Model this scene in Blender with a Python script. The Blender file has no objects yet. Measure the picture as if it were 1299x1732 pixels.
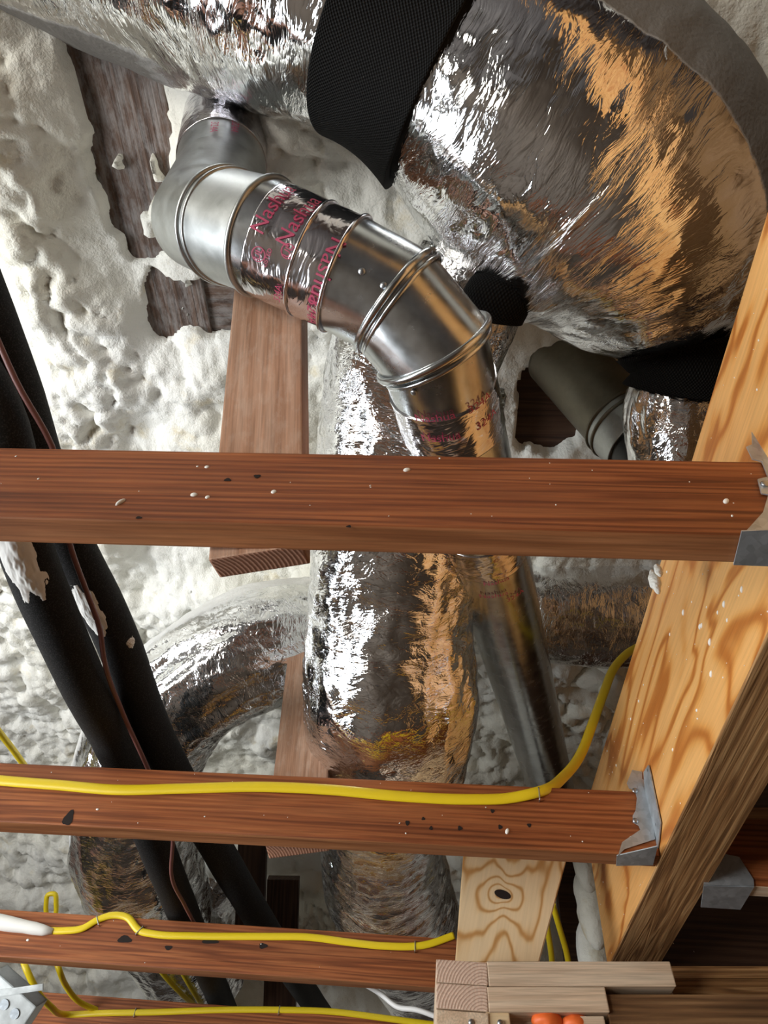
import bpy, bmesh, math, random
import numpy as np
from mathutils import Vector, Matrix, Quaternion
random.seed(7); rng = np.random.default_rng(7)
SC = bpy.context.scene; COL = SC.collection
V = Vector
# ------------------------------------------------------------------ camera, light, exposure
CZ = 1.6                                   # eye height
F_PX, PITCH, YAW, ROLL = 1198.0, math.radians(50.74), math.radians(-6.46), math.radians(6.19)
cp, sp, cy, sy = math.cos(PITCH), math.sin(PITCH), math.cos(YAW), math.sin(YAW)
FW = V((sy*cp, cy*cp, sp)); r0 = V((cy, -sy, 0)); u0 = r0.cross(FW)
RT = math.cos(ROLL)*r0 + math.sin(ROLL)*u0; UP = -math.sin(ROLL)*r0 + math.cos(ROLL)*u0
CAM = V((0, 0, CZ))
cd = bpy.data.cameras.new('camera'); cam = bpy.data.objects.new('camera', cd); COL.objects.link(cam)
cd.sensor_fit = 'VERTICAL'; cd.sensor_height = 24.0; cd.lens = 24.0*F_PX/1732.0; cd.clip_start = .02
M3 = Matrix((RT, UP, -FW)).transposed(); cam.matrix_world = Matrix.Translation(CAM) @ M3.to_4x4()
SC.camera = cam
SC.view_settings.view_transform = 'Standard'; SC.view_settings.look = 'None'
SC.view_settings.gamma = 1; SC.view_settings.use_curve_mapping = False
SC.view_settings.exposure = 0.0
w = bpy.data.worlds.new('world'); SC.world = w; w.use_nodes = True
w.node_tree.nodes['Background'].inputs[0].default_value = (.62, .72, .85, 1)
w.node_tree.nodes['Background'].inputs[1].default_value = .35
def area(name, loc, target, sx, sy_, power, col):
    l = bpy.data.lights.new(name, 'AREA'); l.shape = 'RECTANGLE'; l.size = sx; l.size_y = sy_; l.energy = power; l.color = col
    o = bpy.data.objects.new(name, l); COL.objects.link(o); o.location = loc
    o.rotation_euler = (V(target)-V(loc)).to_track_quat('-Z', 'Y').to_euler(); return o
area('daylight_left_window', (-2.72, .45, 1.4), (.2, .7, 2.6), 1.6, 1.1, 82, (.92, .96, 1.0))
area('fill_rear_left', (-2.72, -1.65, 1.3), (.1, .9, 2.4), 1.3, 1.2, 76, (1.0, .95, .87))  # added fill lamp for the joist faces, no known source there

# ------------------------------------------------------------------ projection helpers
def ray(px, py):
    return (FW + RT*((px-649.5)/F_PX) - UP*((py-866.0)/F_PX))
def P(px, py, d): return CAM + ray(px, py)*d
def onplane(px, py, pt, n):
    r = ray(px, py); n = V(n); return CAM + r*((V(pt)-CAM).dot(n)/r.dot(n))
def onz(px, py, z): return onplane(px, py, (0, 0, z), (0, 0, 1))

# ------------------------------------------------------------------ numpy noise
def _h(ix, iy, iz, k):
    n = (ix.astype(np.int64)*374761393 + iy.astype(np.int64)*668265263 + iz.astype(np.int64)*2147483647*3 + iz.astype(np.int64)*1274126177 + k*974634777)
    n = (n ^ (n >> 13)) * 1274126177 & 0x7fffffffffff
    n = (n ^ (n >> 16)) & 0xffffff
    return n/float(0xffffff)
def vnoise(x, y, z=0., k=0):
    x, y, z = np.broadcast_arrays(np.asarray(x, float), np.asarray(y, float), np.asarray(z, float))
    ix, iy, iz = np.floor(x), np.floor(y), np.floor(z)
    fx, fy, fz = x-ix, y-iy, z-iz
    fx, fy, fz = [t*t*t*(t*(t*6-15)+10) for t in (fx, fy, fz)]
    r = 0
    for a in (0, 1):
        for b in (0, 1):
            for c in (0, 1):
                r = r + _h(ix+a, iy+b, iz+c, k)*(fx if a else 1-fx)*(fy if b else 1-fy)*(fz if c else 1-fz)
    return r*2-1
def fbm(x, y, z=0., o=4, k=0):
    r = 0; a = .5
    for i in range(o): r = r + a*vnoise(x*2**i, y*2**i, z*2**i, k+i); a *= .5
    return r
def worley(x, y, k=0):
    ix, iy = np.floor(x), np.floor(y); f1 = np.full(x.shape, 9.); f2 = f1.copy()
    for a in (-1, 0, 1):
        for b in (-1, 0, 1):
            cx = ix+a; cy_ = iy+b
            px = cx+_h(cx, cy_, cx*0, k); py = cy_+_h(cx, cy_, cx*0, k+31)
            d = np.sqrt((px-x)**2+(py-y)**2)
            m = d < f1; f2 = np.where(m, f1, np.minimum(f2, d)); f1 = np.where(m, d, f1)
    return f1, f2
def sst(a, b, x):
    t = np.clip((x-a)/(b-a), 0, 1); return t*t*(3-2*t)

# ------------------------------------------------------------------ materials
def mat(name, col=(.5,.5,.5), rough=.5, metal=0., spec=None):
    m = bpy.data.materials.new(name); m.use_nodes = True
    b = m.node_tree.nodes['Principled BSDF']
    b.inputs['Base Color'].default_value = (*col, 1); b.inputs['Roughness'].default_value = rough; b.inputs['Metallic'].default_value = metal
    if spec is not None: b.inputs['Specular IOR Level'].default_value = spec
    return m
class NT:
    def __init__(s, m): s.t = m.node_tree; s.b = s.t.nodes['Principled BSDF']
    def n(s, typ, **kw):
        nd = s.t.nodes.new('ShaderNode'+typ)
        for k, v in kw.items():
            if k in ('inp',):
                for a, b in v.items():
                    if isinstance(b, bpy.types.NodeSocket): s.t.links.new(b, nd.inputs[a])
                    else: nd.inputs[a].default_value = b
            else: setattr(nd, k, v)
        return nd
    def link(s, a, b): s.t.links.new(a, b)
    def math(s, op, a, b=0., c=None):
        i = {0: a, 1: b}
        if c is not None: i[2] = c
        return s.n('Math', operation=op, inp=i).outputs[0]
    def mapping(s, src, scale, rot=(0,0,0), loc=(0,0,0)):
        return s.n('Mapping', inp={0: src, 1: loc, 2: rot, 3: scale}).outputs[0]
    def noise(s, vec, scale, detail=3, rough=.5, dist=0.):
        return s.n('TexNoise', inp={'Vector': vec, 'Scale': scale, 'Detail': detail, 'Roughness': rough, 'Distortion': dist}).outputs[0]
    def ramp(s, fac, stops, interp='LINEAR'):
        r = s.n('ValToRGB', inp={0: fac}); r.color_ramp.interpolation = interp
        e = r.color_ramp.elements
        while len(e) < len(stops): e.new(.5)
        for q, (p, c) in zip(e, stops):
            q.position = p; q.color = (*c, 1) if hasattr(c, '__len__') else (c, c, c, 1)
        return r.outputs[0]
    def mix(s, fac, a, b, blend='MIX'):
        nd = s.n('Mix', data_type='RGBA', blend_type=blend)
        for k, v in ((0, fac), (6, a), (7, b)):
            if isinstance(v, bpy.types.NodeSocket): s.link(v, nd.inputs[k])
            else: nd.inputs[k].default_value = v if k == 0 else (*v, 1)
        return nd.outputs[2]
    def bump(s, h, strength, dist, normal=None):
        i = {'Height': h, 'Strength': strength, 'Distance': dist}
        if normal: i['Normal'] = normal
        return s.n('Bump', inp=i).outputs[0]

def wood(name, dark, mid, light, lines=150., dist=2.2, rough=.55, contrast=1., weather=.0, wcol=(.5,.48,.45), stain=.35, bstr=.25, wave_along=1.2):
    """long grain along local X"""
    m = mat(name, mid, rough, 0, .35); t = NT(m)
    oc = t.n('TexCoord').outputs['Object']
    oi = t.n('ObjectInfo').outputs['Random']
    off = t.n('CombineXYZ', inp={0: t.math('MULTIPLY', oi, 7.), 1: t.math('MULTIPLY', oi, 3.), 2: t.math('MULTIPLY', oi, 5.)}).outputs[0]
    v = t.n('VectorMath', operation='ADD', inp={0: oc, 1: off}).outputs[0]
    warp = t.noise(t.mapping(v, (wave_along, 9, 9)), 1.0, 3, .5)
    sep = t.n('SeparateXYZ', inp={0: v})
    q = t.math('ADD', t.math('MULTIPLY', sep.outputs[1], .55), sep.outputs[2])
    ph = t.math('ADD', t.math('MULTIPLY', q, lines*2), t.math('MULTIPLY', warp, dist*9))
    b1 = t.math('MULTIPLY_ADD', t.math('SINE', ph), .5, .5)
    n1 = t.noise(t.mapping(v, (wave_along*.9, lines*.11, lines*.13)), 1.0, 3, .5, .4)
    b2 = t.math('MULTIPLY_ADD', t.math('SINE', t.math('MULTIPLY', n1, 34.)), .5, .5)
    fadeb = t.ramp(t.noise(t.mapping(v, (2., 30, 30)), 1.0, 3), [(.38, .0), (.62, .55)])
    band = t.math('ADD', t.math('MULTIPLY', b1, fadeb), t.math('MULTIPLY', b2, t.math('SUBTRACT', .75, fadeb)))
    fine = t.noise(t.mapping(v, (9, 330, 330)), 1.0, 3, .6)
    big = t.noise(t.mapping(v, (2.5, 10, 10)), 1.0, 4, .6)
    c = t.ramp(band, [(0, light), (.45, mid), (1, dark)])
    c = t.mix(contrast, mid, c)
    c = t.mix(.5, c, t.ramp(fine, [(.3, .25), (.7, 1.)]), 'MULTIPLY')
    c = t.mix(stain, c, t.ramp(big, [(.3, (.25,.2,.18)), (.62, (1,1,1))]), 'MULTIPLY')
    if weather > 0:
        wn = t.noise(t.mapping(v, (22, 60, 60)), 1.0, 5, .7)
        c = t.mix(t.ramp(wn, [(.52-weather*.2, 0.), (.62, weather)]), c, wcol)
    t.link(c, t.b.inputs['Base Color'])
    hh = t.math('ADD', t.math('MULTIPLY', band, -.5), t.math('MULTIPLY', fine, .5))
    t.link(t.bump(hh, bstr, .002), t.b.inputs['Normal'])
    return m

def endgrain(name, dark, light, center=(0, 0)):
    m = mat(name, light, .75); t = NT(m)
    oc = t.n('TexCoord').outputs['Object']
    s_ = t.n('SeparateXYZ', inp={0: oc}); nz = t.noise(oc, 26, 3)
    dx = t.math('SUBTRACT', s_.outputs[1], center[0]); dz = t.math('SUBTRACT', s_.outputs[2], center[1])
    r = t.math('SQRT', t.math('ADD', t.math('MULTIPLY', dx, dx), t.math('MULTIPLY', dz, dz)))
    ph = t.math('ADD', t.math('MULTIPLY', r, 1250.), t.math('MULTIPLY', nz, 7.))
    b = t.math('MULTIPLY_ADD', t.math('SINE', ph), .5, .5)
    c = t.ramp(b, [(0, light), (.55, light), (1, dark)])
    sp_ = t.noise(oc, 240, 2)
    c = t.mix(.35, c, t.ramp(sp_, [(.35, .5), (.6, 1.)]), 'MULTIPLY')
    t.link(c, t.b.inputs['Base Color']); t.link(t.bump(b, .3, .001), t.b.inputs['Normal'])
    return m

def foil(name, su=34., sv=13., facet=.35, rough=.16, tint=(.86,.87,.88), spray=None, skew=.5, crease=.5):
    """crumpled foil jacket; UV is in metres (u along, v around)."""
    m = mat(name, tint, rough, 1.0); t = NT(m)
    uv = t.n('TexCoord').outputs['UV']
    nz = t.n('TexNoise', inp={'Vector': uv, 'Scale': 7., 'Detail': 3.}).outputs[1]
    wv = t.n('VectorMath', operation='MULTIPLY_ADD', inp={0: nz, 1: (.05,.05,0), 2: uv}).outputs[0]
    vecA = t.mapping(wv, (su, sv, 1), (0, 0, skew))
    vecB = t.mapping(wv, (su*2.3, sv*2.6, 1), (0, 0, -skew*1.3))
    def vor(vec, feat='F1', sc=1.):
        return t.n('TexVoronoi', feature=feat, inp={'Vector': vec, 'Scale': sc})
    ca = vor(vecA); cb = vor(vecB)
    sub = lambda c: t.n('VectorMath', operation='SUBTRACT', inp={0: c.outputs['Color'], 1: (.5,.5,.5)}).outputs[0]
    a_ = t.n('VectorMath', operation='SCALE', inp={0: sub(ca), 'Scale': facet}).outputs[0]
    b_ = t.n('VectorMath', operation='SCALE', inp={0: sub(cb), 'Scale': facet*.6}).outputs[0]
    ra = t.noise(t.mapping(wv, (su*.5, sv*.5, 1), (0,0,skew*.7)), 1.0, 5, .65, .6)
    ridge = t.math('ABSOLUTE', t.math('SUBTRACT', ra, .5))
    ea = vor(vecA, 'DISTANCE_TO_EDGE').outputs[0]; eb = vor(vecB, 'DISTANCE_TO_EDGE').outputs[0]
    cr = t.math('ADD', t.math('MINIMUM', ea, .12), t.math('MULTIPLY', t.math('MINIMUM', eb, .12), .6))
    hgt = t.math('ADD', t.math('MULTIPLY', cr, crease*3), t.math('MULTIPLY', ridge, crease*8))
    bn = t.bump(hgt, .55, .0035)
    s1 = t.n('VectorMath', operation='ADD', inp={0: bn, 1: a_}).outputs[0]
    s2 = t.n('VectorMath', operation='ADD', inp={0: s1, 1: b_}).outputs[0]
    nn = t.n('VectorMath', operation='NORMALIZE', inp={0: s2}).outputs[0]
    t.link(nn, t.b.inputs['Normal'])
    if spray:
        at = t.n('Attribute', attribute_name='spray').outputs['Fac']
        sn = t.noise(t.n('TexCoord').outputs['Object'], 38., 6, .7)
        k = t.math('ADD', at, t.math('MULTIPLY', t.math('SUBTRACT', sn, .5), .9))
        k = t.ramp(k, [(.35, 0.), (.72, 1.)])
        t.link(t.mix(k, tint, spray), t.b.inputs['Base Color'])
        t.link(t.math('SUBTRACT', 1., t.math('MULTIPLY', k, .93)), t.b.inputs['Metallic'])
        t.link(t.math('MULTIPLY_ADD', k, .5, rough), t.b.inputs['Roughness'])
        m2 = t.n('Mix', data_type='VECTOR')
        t.link(k, m2.inputs[0]); t.link(nn, m2.inputs[4])
        t.link(t.bump(t.noise(t.n('TexCoord').outputs['Object'], 160., 3), .5, .003), m2.inputs[5])
        t.link(m2.outputs[1], t.b.inputs['Normal'])
    return m

def steel(name, col=(.62,.65,.66), rough=.22, spangle=.12, dull=0.):
    m = mat(name, col, rough, 1.0); t = NT(m)
    oc = t.n('TexCoord').outputs['Object']
    n1 = t.noise(oc, 30., 4, .6); n2 = t.math('MULTIPLY_ADD', t.n('TexVoronoi', inp={'Vector': oc, 'Scale': 110.}).outputs['Color'], 1., .1)
    t.link(t.math('MULTIPLY_ADD', n1, .25, rough-.1), t.b.inputs['Roughness'])
    c = t.mix(spangle, col, n2, 'MULTIPLY'); c = t.mix(.4, c, t.ramp(n1, [(.3, .55), (.65, 1.)]), 'MULTIPLY')
    t.link(c, t.b.inputs['Base Color'])
    t.link(t.bump(t.noise(oc, 9., 2), .25, .01), t.b.inputs['Normal'])
    return m

M = {}
M['red_wood'] = wood('red_brown_lumber', (.10,.023,.006), (.34,.098,.028), (.46,.155,.050), lines=330, dist=1.3, stain=.45)
M['red_edge'] = wood('red_brown_edge', (.22,.07,.022), (.43,.165,.062), (.52,.22,.09), lines=120, dist=.7, stain=.3)
M['pink_wood'] = wood('fir_board', (.32,.15,.08), (.52,.29,.18), (.62,.39,.27), lines=140, dist=1.0, stain=.15, contrast=.8, weather=.12, wcol=(.72,.64,.55))
M['old_wood'] = wood('old_rafter_wood', (.03,.02,.015), (.13,.075,.05), (.20,.13,.095), lines=260, dist=.35, stain=.5, bstr=1.0, weather=.5, wcol=(.33,.32,.31))
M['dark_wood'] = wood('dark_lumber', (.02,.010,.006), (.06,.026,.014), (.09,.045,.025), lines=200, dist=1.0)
M['ply'] = None
M['lam'] = wood('laminated_edge', (.09,.040,.016), (.40,.20,.075), (.58,.34,.15), lines=420, dist=.3, stain=.25, bstr=.6, wave_along=2.5)
M['pale'] = wood('pale_framing', (.60,.40,.26), (.80,.60,.42), (.88,.72,.54), lines=120, dist=.8, stain=.12, contrast=.7)
M['brown_rough'] = wood('rough_brown_timber', (.06,.028,.012), (.24,.12,.05), (.36,.20,.09), lines=240, dist=1.2, stain=.6, bstr=.6)
M['end_pink'] = endgrain('end_grain_pink', (.26,.10,.05), (.50,.26,.17), (.0, -.035))
M['end_pale'] = endgrain('end_grain_pale', (.50,.31,.22), (.74,.55,.43), (.01, -.01))
M['hole'] = mat('hole_dark', (.012,.006,.004), .9)
M['foam_drop'] = mat('foam_droplet', (.86,.85,.80), .6)
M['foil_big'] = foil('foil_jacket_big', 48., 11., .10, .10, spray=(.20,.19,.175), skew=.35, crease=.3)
M['foil_mid'] = foil('foil_jacket_mid', 46., 17., .15, .12, spray=(.72,.72,.70), skew=.45)
M['foil_white'] = foil('foil_jacket_sprayed', 36., 16., .16, .16, spray=(.80,.80,.78), skew=-.5)
M['tape'] = foil('foil_tape', 22., 9., .10, .16, tint=(.72,.70,.72), skew=.2, crease=.35)
M['steel'] = steel('galvanised_sheet'); M['steel_dull'] = steel('dull_galvanised', (.50,.52,.51), .38, .1)
M['hanger'] = steel('galvanised_hanger', (.55,.60,.64), .42, .3); M['hanger'].node_tree.nodes['Principled BSDF'].inputs['Metallic'].default_value = .7
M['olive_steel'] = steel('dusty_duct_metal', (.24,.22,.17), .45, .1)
M['red_print'] = mat('red_print', (.46,.06,.13), .5)
M['yellow'] = mat('yellow_cable_jacket', (.80,.60,.015), .38)
M['white_cable'] = mat('white_cable_jacket', (.8,.8,.78), .45)
M['brown_cable'] = mat('brown_wire', (.17,.065,.055), .45)
M['orange'] = mat('orange_plastic', (.85,.16,.03), .5)
M['nail'] = mat('nail_steel', (.42,.45,.48), .35, 1.0)
M['black_plastic'] = mat('black_plastic', (.012,.012,.013), .35)
# plywood face
def ply():
    m = mat('plywood_face', (.7,.4,.15), .42, 0, .4); t = NT(m)
    oc = t.n('TexCoord').outputs['Object']
    v = t.mapping(oc, (1.7, 7.5, 7.5))
    n1 = t.noise(v, 1.0, 3, .45, .5)
    b = t.math('MULTIPLY_ADD', t.math('SINE', t.math('MULTIPLY', n1, 46.)), .5, .5)
    b = t.math('POWER', b, 2.6)
    fine = t.noise(t.mapping(oc, (6, 190, 190)), 1.0, 3, .6)
    c = t.ramp(b, [(0, (.78,.43,.15)), (.5, (.70,.33,.085)), (1, (.48,.165,.03))])
    c = t.mix(.35, c, t.ramp(fine, [(.3, .45), (.65, 1.)]), 'MULTIPLY')
    big = t.noise(t.mapping(oc, (1.2, 3, 3)), 1.0, 2)
    c = t.mix(.4, c, t.ramp(big, [(.35, (.75,.55,.40)), (.6, (1,1,1))]), 'MULTIPLY')
    t.link(c, t.b.inputs['Base Color']); t.link(t.bump(fine, .15, .001), t.b.inputs['Normal']); return m
M['ply'] = ply()
def pine():
    m = mat('pine_with_knot', (.8,.6,.35), .45, 0, .4); t = NT(m)
    oc = t.n('TexCoord').outputs['Object']; s_ = t.n('SeparateXYZ', inp={0: oc})
    # rings crowd round the knot at local (0, y, 0)
    x, z = s_.outputs[0], s_.outputs[2]
    d = t.math('SQRT', t.math('ADD', t.math('MULTIPLY', t.math('MULTIPLY', x, x), 1.4), t.math('MULTIPLY', t.math('MULTIPLY', z, z), 1.0)))
    kn = t.math('EXPONENT', t.math('MULTIPLY', d, -26.))
    n1 = t.noise(t.mapping(oc, (6, 11, 16)), 1.0, 2, .4)
    az = t.math('ABSOLUTE', z)
    f = t.math('ADD', t.math('MULTIPLY', az, 75.), t.math('ADD', t.math('MULTIPLY', kn, 34.), t.math('MULTIPLY', n1, 24.)))
    b = t.math('POWER', t.math('MULTIPLY_ADD', t.math('SINE', f), .5, .5), 3.5)
    fine = t.noise(t.mapping(oc, (8, 200, 200)), 1.0, 2)
    c = t.ramp(b, [(0, (.78,.60,.37)), (.4, (.74,.53,.29)), (1, (.52,.27,.09))])
    c = t.mix(.2, c, t.ramp(fine, [(.3, .5), (.65, 1.)]), 'MULTIPLY')
    t.link(c, t.b.inputs['Base Color']); return m
M['pine'] = pine()
def foammat():
    m = mat('spray_foam', (.8,.78,.68), .62, 0, .4); t = NT(m)
    oc = t.n('TexCoord').outputs['Object']
    n = t.noise(oc, 2.2, 3); n2 = t.noise(oc, 11, 4, .6)
    c = t.ramp(n, [(.35, (.90,.90,.85)), (.65, (.86,.84,.73))])
    c = t.mix(t.ramp(n2, [(.60, 0.), (.75, .55)]), c, (.68,.55,.28))
    t.link(c, t.b.inputs['Base Color'])
    h = t.math('ADD', t.noise(oc, 55, 4, .6), t.math('MULTIPLY', t.noise(oc, 260, 2), .25))
    t.link(t.bump(h, .45, .012), t.b.inputs['Normal'])
    t.b.inputs['Subsurface Weight'].default_value = 0.0
    return m
M['foam'] = foammat()
def rubber():
    m = mat('black_foam_rubber', (.012,.012,.013), .75, 0, .25); t = NT(m)
    oc = t.n('TexCoord').outputs['Object']; n = t.noise(oc, 420, 3, .7)
    t.link(t.ramp(n, [(.5, .008), (.72, .05)]), t.b.inputs['Base Color'])
    t.link(t.bump(n, .4, .002), t.b.inputs['Normal']); return m
M['rubber'] = rubber()
def webbing():
    m = mat('black_webbing', (.008,.008,.009), .8, 0, .12); t = NT(m)
    uv = t.n('TexCoord').outputs['UV']; s_ = t.n('SeparateXYZ', inp={0: uv})
    a = t.math('SINE', t.math('MULTIPLY', s_.outputs[0], 1500.)); b = t.math('SINE', t.math('MULTIPLY', s_.outputs[1], 1100.))
    h = t.math('MULTIPLY', a, b)
    t.link(t.ramp(t.math('MULTIPLY_ADD', h, .5, .5), [(.3, .003), (1, .018)]), t.b.inputs['Base Color'])
    t.link(t.bump(h, .7, .002), t.b.inputs['Normal']); return m
M['web'] = webbing()
M['wall'] = mat('grey_wall', (.16,.15,.15), .8); M['floor'] = mat('dusty_subfloor', (.11,.085,.065), .7)
M['sheath'] = wood('board_sheathing', (.30,.14,.05), (.52,.27,.10), (.62,.36,.15), lines=60, dist=1.2)
M['frame_white'] = mat('white_window_frame', (.7,.7,.7), .4)
gl = mat('window_glass', (1,1,1), .0); gl.node_tree.nodes['Principled BSDF'].inputs['Transmission Weight'].default_value = 1; M['glass'] = gl

# ------------------------------------------------------------------ object helpers
def link(name, me, mats, parent=None, mw=None):
    o = bpy.data.objects.new(name, me); COL.objects.link(o)
    for m in (mats if isinstance(mats, (list, tuple)) else [mats]): me.materials.append(m)
    if mw is not None: o.matrix_world = mw
    if parent is not None:
        o.parent = parent; o.matrix_parent_inverse = parent.matrix_basis.inverted()
    return o
def tag(o, label=None, cat=None, group=None, kind=None):
    for k, v in (('label', label), ('category', cat), ('group', group), ('kind', kind)):
        if v: o[k] = v
    return o
def empty(name, loc, label=None, cat=None, group=None):
    o = bpy.data.objects.new(name, None); COL.objects.link(o); o.matrix_basis = Matrix.Translation(loc); o.empty_display_size = .05
    return tag(o, label, cat, group)
def frame(xdir, zhint, loc):
    x = V(xdir).normalized(); z = V(zhint); z = (z - x*z.dot(x)).normalized(); y = z.cross(x)
    return Matrix.Translation(loc) @ Matrix((x, y, z)).transposed().to_4x4()
def box_bm(bm, x0, x1, y0, y1, z0, z1, mi=0, bevel=0.):
    vs = [bm.verts.new((x, y, z)) for x in (x0, x1) for y in (y0, y1) for z in (z0, z1)]
    fs = []
    for q in ((0,1,3,2), (4,6,7,5), (0,4,5,1), (2,3,7,6), (0,2,6,4), (1,5,7,3)):
        f = bm.faces.new([vs[i] for i in q]); f.material_index = mi; fs.append(f)
    return vs, fs
def lumber(name, mw, L, W, H, m, mend=None, medge=None, parent=None, bev=.0025, xseg=1, marks=()):
    """board: x 0..L, y 0..W, z 0..H in its own frame. marks: (x, z, rx, rz) dark pits on the y=0 face"""
    bm = bmesh.new(); vs, fs = box_bm(bm, 0, L, 0, W, 0, H)
    bmesh.ops.bevel(bm, geom=bm.edges[:], offset=bev, segments=2, affect='EDGES', profile=.6)
    bmesh.ops.recalc_face_normals(bm, faces=bm.faces[:])
    mats = [m, mend or m, medge or m, M['hole']]
    for f in bm.faces:
        n = f.normal
        if abs(n.x) > .7: f.material_index = 1
        elif abs(n.z) > .7: f.material_index = 2
    for (x, z, rx, rz) in marks:
        ring = []
        for k in range(14):
            a = k*math.tau/14; j = 1+.18*math.sin(3*a+x*90)
            ring.append(bm.verts.new((x+rx*j*math.cos(a), -.0006, z+rz*j*math.sin(a))))
        f = bm.faces.new(ring); f.material_index = 3
    me = bpy.data.meshes.new(name); bm.to_mesh(me); bm.free()
    return link(name, me, mats, parent, mw)
def bm_obj(name, bm, mats, parent=None, mw=None, smooth=False):
    me = bpy.data.meshes.new(name); bmesh.ops.recalc_face_normals(bm, faces=bm.faces[:]); bm.to_mesh(me); bm.free()
    if smooth:
        for p in me.polygons: p.use_smooth = True
    return link(name, me, mats, parent, mw)
def plate(name, pts, thick, nrm, m, parent=None):
    """flat sheet cut to an outline of world points, thickness along nrm"""
    bm = bmesh.new(); n = V(nrm).normalized()*thick; c = sum(pts, V((0,0,0)))/len(pts)
    a = [bm.verts.new(p-c) for p in pts]; b = [bm.verts.new(p-c+n) for p in pts]
    bm.faces.new(a); bm.faces.new(b[::-1])
    for i in range(len(pts)): bm.faces.new((a[i], a[(i+1)%len(pts)], b[(i+1)%len(pts)], b[i]))
    return bm_obj(name, bm, m, parent, Matrix.Translation(c))
def spline(pts, n):
    """Catmull-Rom through rows of an array, n samples"""
    p = np.array([[*q] for q in pts], float)
    d = np.r_[0, np.cumsum(np.maximum(np.linalg.norm(np.diff(p[:, :3], axis=0), axis=1), 1e-6))]
    t = np.linspace(0, d[-1], n); out = np.zeros((n, p.shape[1]))
    m = np.gradient(p, d, axis=0) if len(p) > 2 else np.repeat([(p[1]-p[0])/d[1]], 2, 0)
    i = np.clip(np.searchsorted(d, t, side='right')-1, 0, len(p)-2)
    h = (d[i+1]-d[i])[:, None]; s = ((t-d[i])[:, None])/h
    return (2*s**3-3*s**2+1)*p[i] + (s**3-2*s**2+s)*h*m[i] + (-2*s**3+3*s**2)*p[i+1] + (s**3-s**2)*h*m[i+1], t
def frames(c):
    tn = np.gradient(c, axis=0); tn /= np.linalg.norm(tn, axis=1)[:, None]
    a = np.zeros_like(c); up = np.array([0., 0., 1.])
    if abs(tn[0] @ up) > .9: up = np.array([0., 1., 0.])
    v = up - tn[0]*(up @ tn[0]); a[0] = v/np.linalg.norm(v)
    for i in range(1, len(c)):
        v = a[i-1]-tn[i]*(a[i-1] @ tn[i]); a[i] = v/np.linalg.norm(v)
    return tn, a, np.cross(tn, a)
def tube(name, pts, m, parent=None, n=60, seg=40, disp=None, caps=True, spray=None, squash=None, linear=False, uvw=None):
    """pts: (Vector, radius) list -> swept round tube, UV in metres"""
    rows = [(*p, r) for p, r in pts]
    if linear:
        q = np.array(rows); d = np.r_[0, np.cumsum(np.linalg.norm(np.diff(q[:, :3], axis=0), axis=1))]
        t = np.unique(np.r_[np.linspace(0, d[-1], n), d]); S = np.array([np.interp(t, d, q[:, k]) for k in range(4)]).T
    else: S, t = spline(rows, n)
    c, r = S[:, :3], S[:, 3]; tn, a, b = frames(c); N = len(c)
    th = np.arange(seg)*math.tau/seg
    T_, TH = np.meshgrid(t, th, indexing='ij'); R = np.repeat(r[:, None], seg, 1)
    if squash is not None:       # (direction, factor): flatten along a world direction
        sd = np.array(squash[0])/np.linalg.norm(squash[0])
    dirs = a[:, None, :]*np.cos(TH)[..., None] + b[:, None, :]*np.sin(TH)[..., None]
    if disp: R = R + disp(T_, TH, R, c[:, None, :]+dirs*R[..., None])
    off = dirs*R[..., None]
    if squash is not None: off = off - sd*(off @ sd)[..., None]*(1-squash[1])
    X = c[:, None, :] + off
    c0 = c[N//2]; verts = (X-c0).reshape(-1, 3)
    faces = []
    for i in range(N-1):
        for j in range(seg): faces.append((i*seg+j, i*seg+(j+1)%seg, (i+1)*seg+(j+1)%seg, (i+1)*seg+j))
    if caps: faces += [tuple(range(seg))[::-1], tuple((N-1)*seg+j for j in range(seg))]
    me = bpy.data.meshes.new(name); me.from_pydata(verts.tolist(), [], faces)
    uvl = me.uv_layers.new(name='UV'); rm = float(r.mean()); k = 0
    uvs = np.zeros((len(me.loops), 2))
    for i in range(N-1):
        for j in range(seg):
            uvs[k] = (t[i], th[j]*rm); uvs[k+1] = (t[i], (th[j]+math.tau/seg)*rm); uvs[k+2] = (t[i+1], (th[j]+math.tau/seg)*rm); uvs[k+3] = (t[i+1], th[j]*rm); k += 4
    uvl.data.foreach_set('uv', uvs.ravel().astype(np.float32))
    if spray is not None:
        at = me.attributes.new('spray', 'FLOAT', 'POINT'); at.data.foreach_set('value', spray(T_, TH, X, dirs).ravel().astype(np.float32))
    for p in me.polygons: p.use_smooth = True
    me.polygons.foreach_set('use_smooth', [len(p.vertices) == 4 for p in me.polygons])
    return link(name, me, m, parent, Matrix.Translation(c0))
def ring(name, c, axis, R, r, m, parent=None, seg=64, s2=10, flat=1.):
    """bead round a pipe"""
    mw = frame(axis, (0, 0, 1) if abs(V(axis).normalized().z) < .9 else (0, 1, 0), c)
    bm = bmesh.new(); g = []
    for i in range(seg):
        a = i*math.tau/seg
        g.append([bm.verts.new((r*flat*math.sin(q), (R+r*math.cos(q))*math.cos(a), (R+r*math.cos(q))*math.sin(a))) for q in [k*math.tau/s2 for k in range(s2)]])
    for i in range(seg):
        for k in range(s2): bm.faces.new((g[i][k], g[(i+1)%seg][k], g[(i+1)%seg][(k+1)%s2], g[i][(k+1)%s2]))
    return bm_obj(name, bm, m, parent, mw, True)
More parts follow.
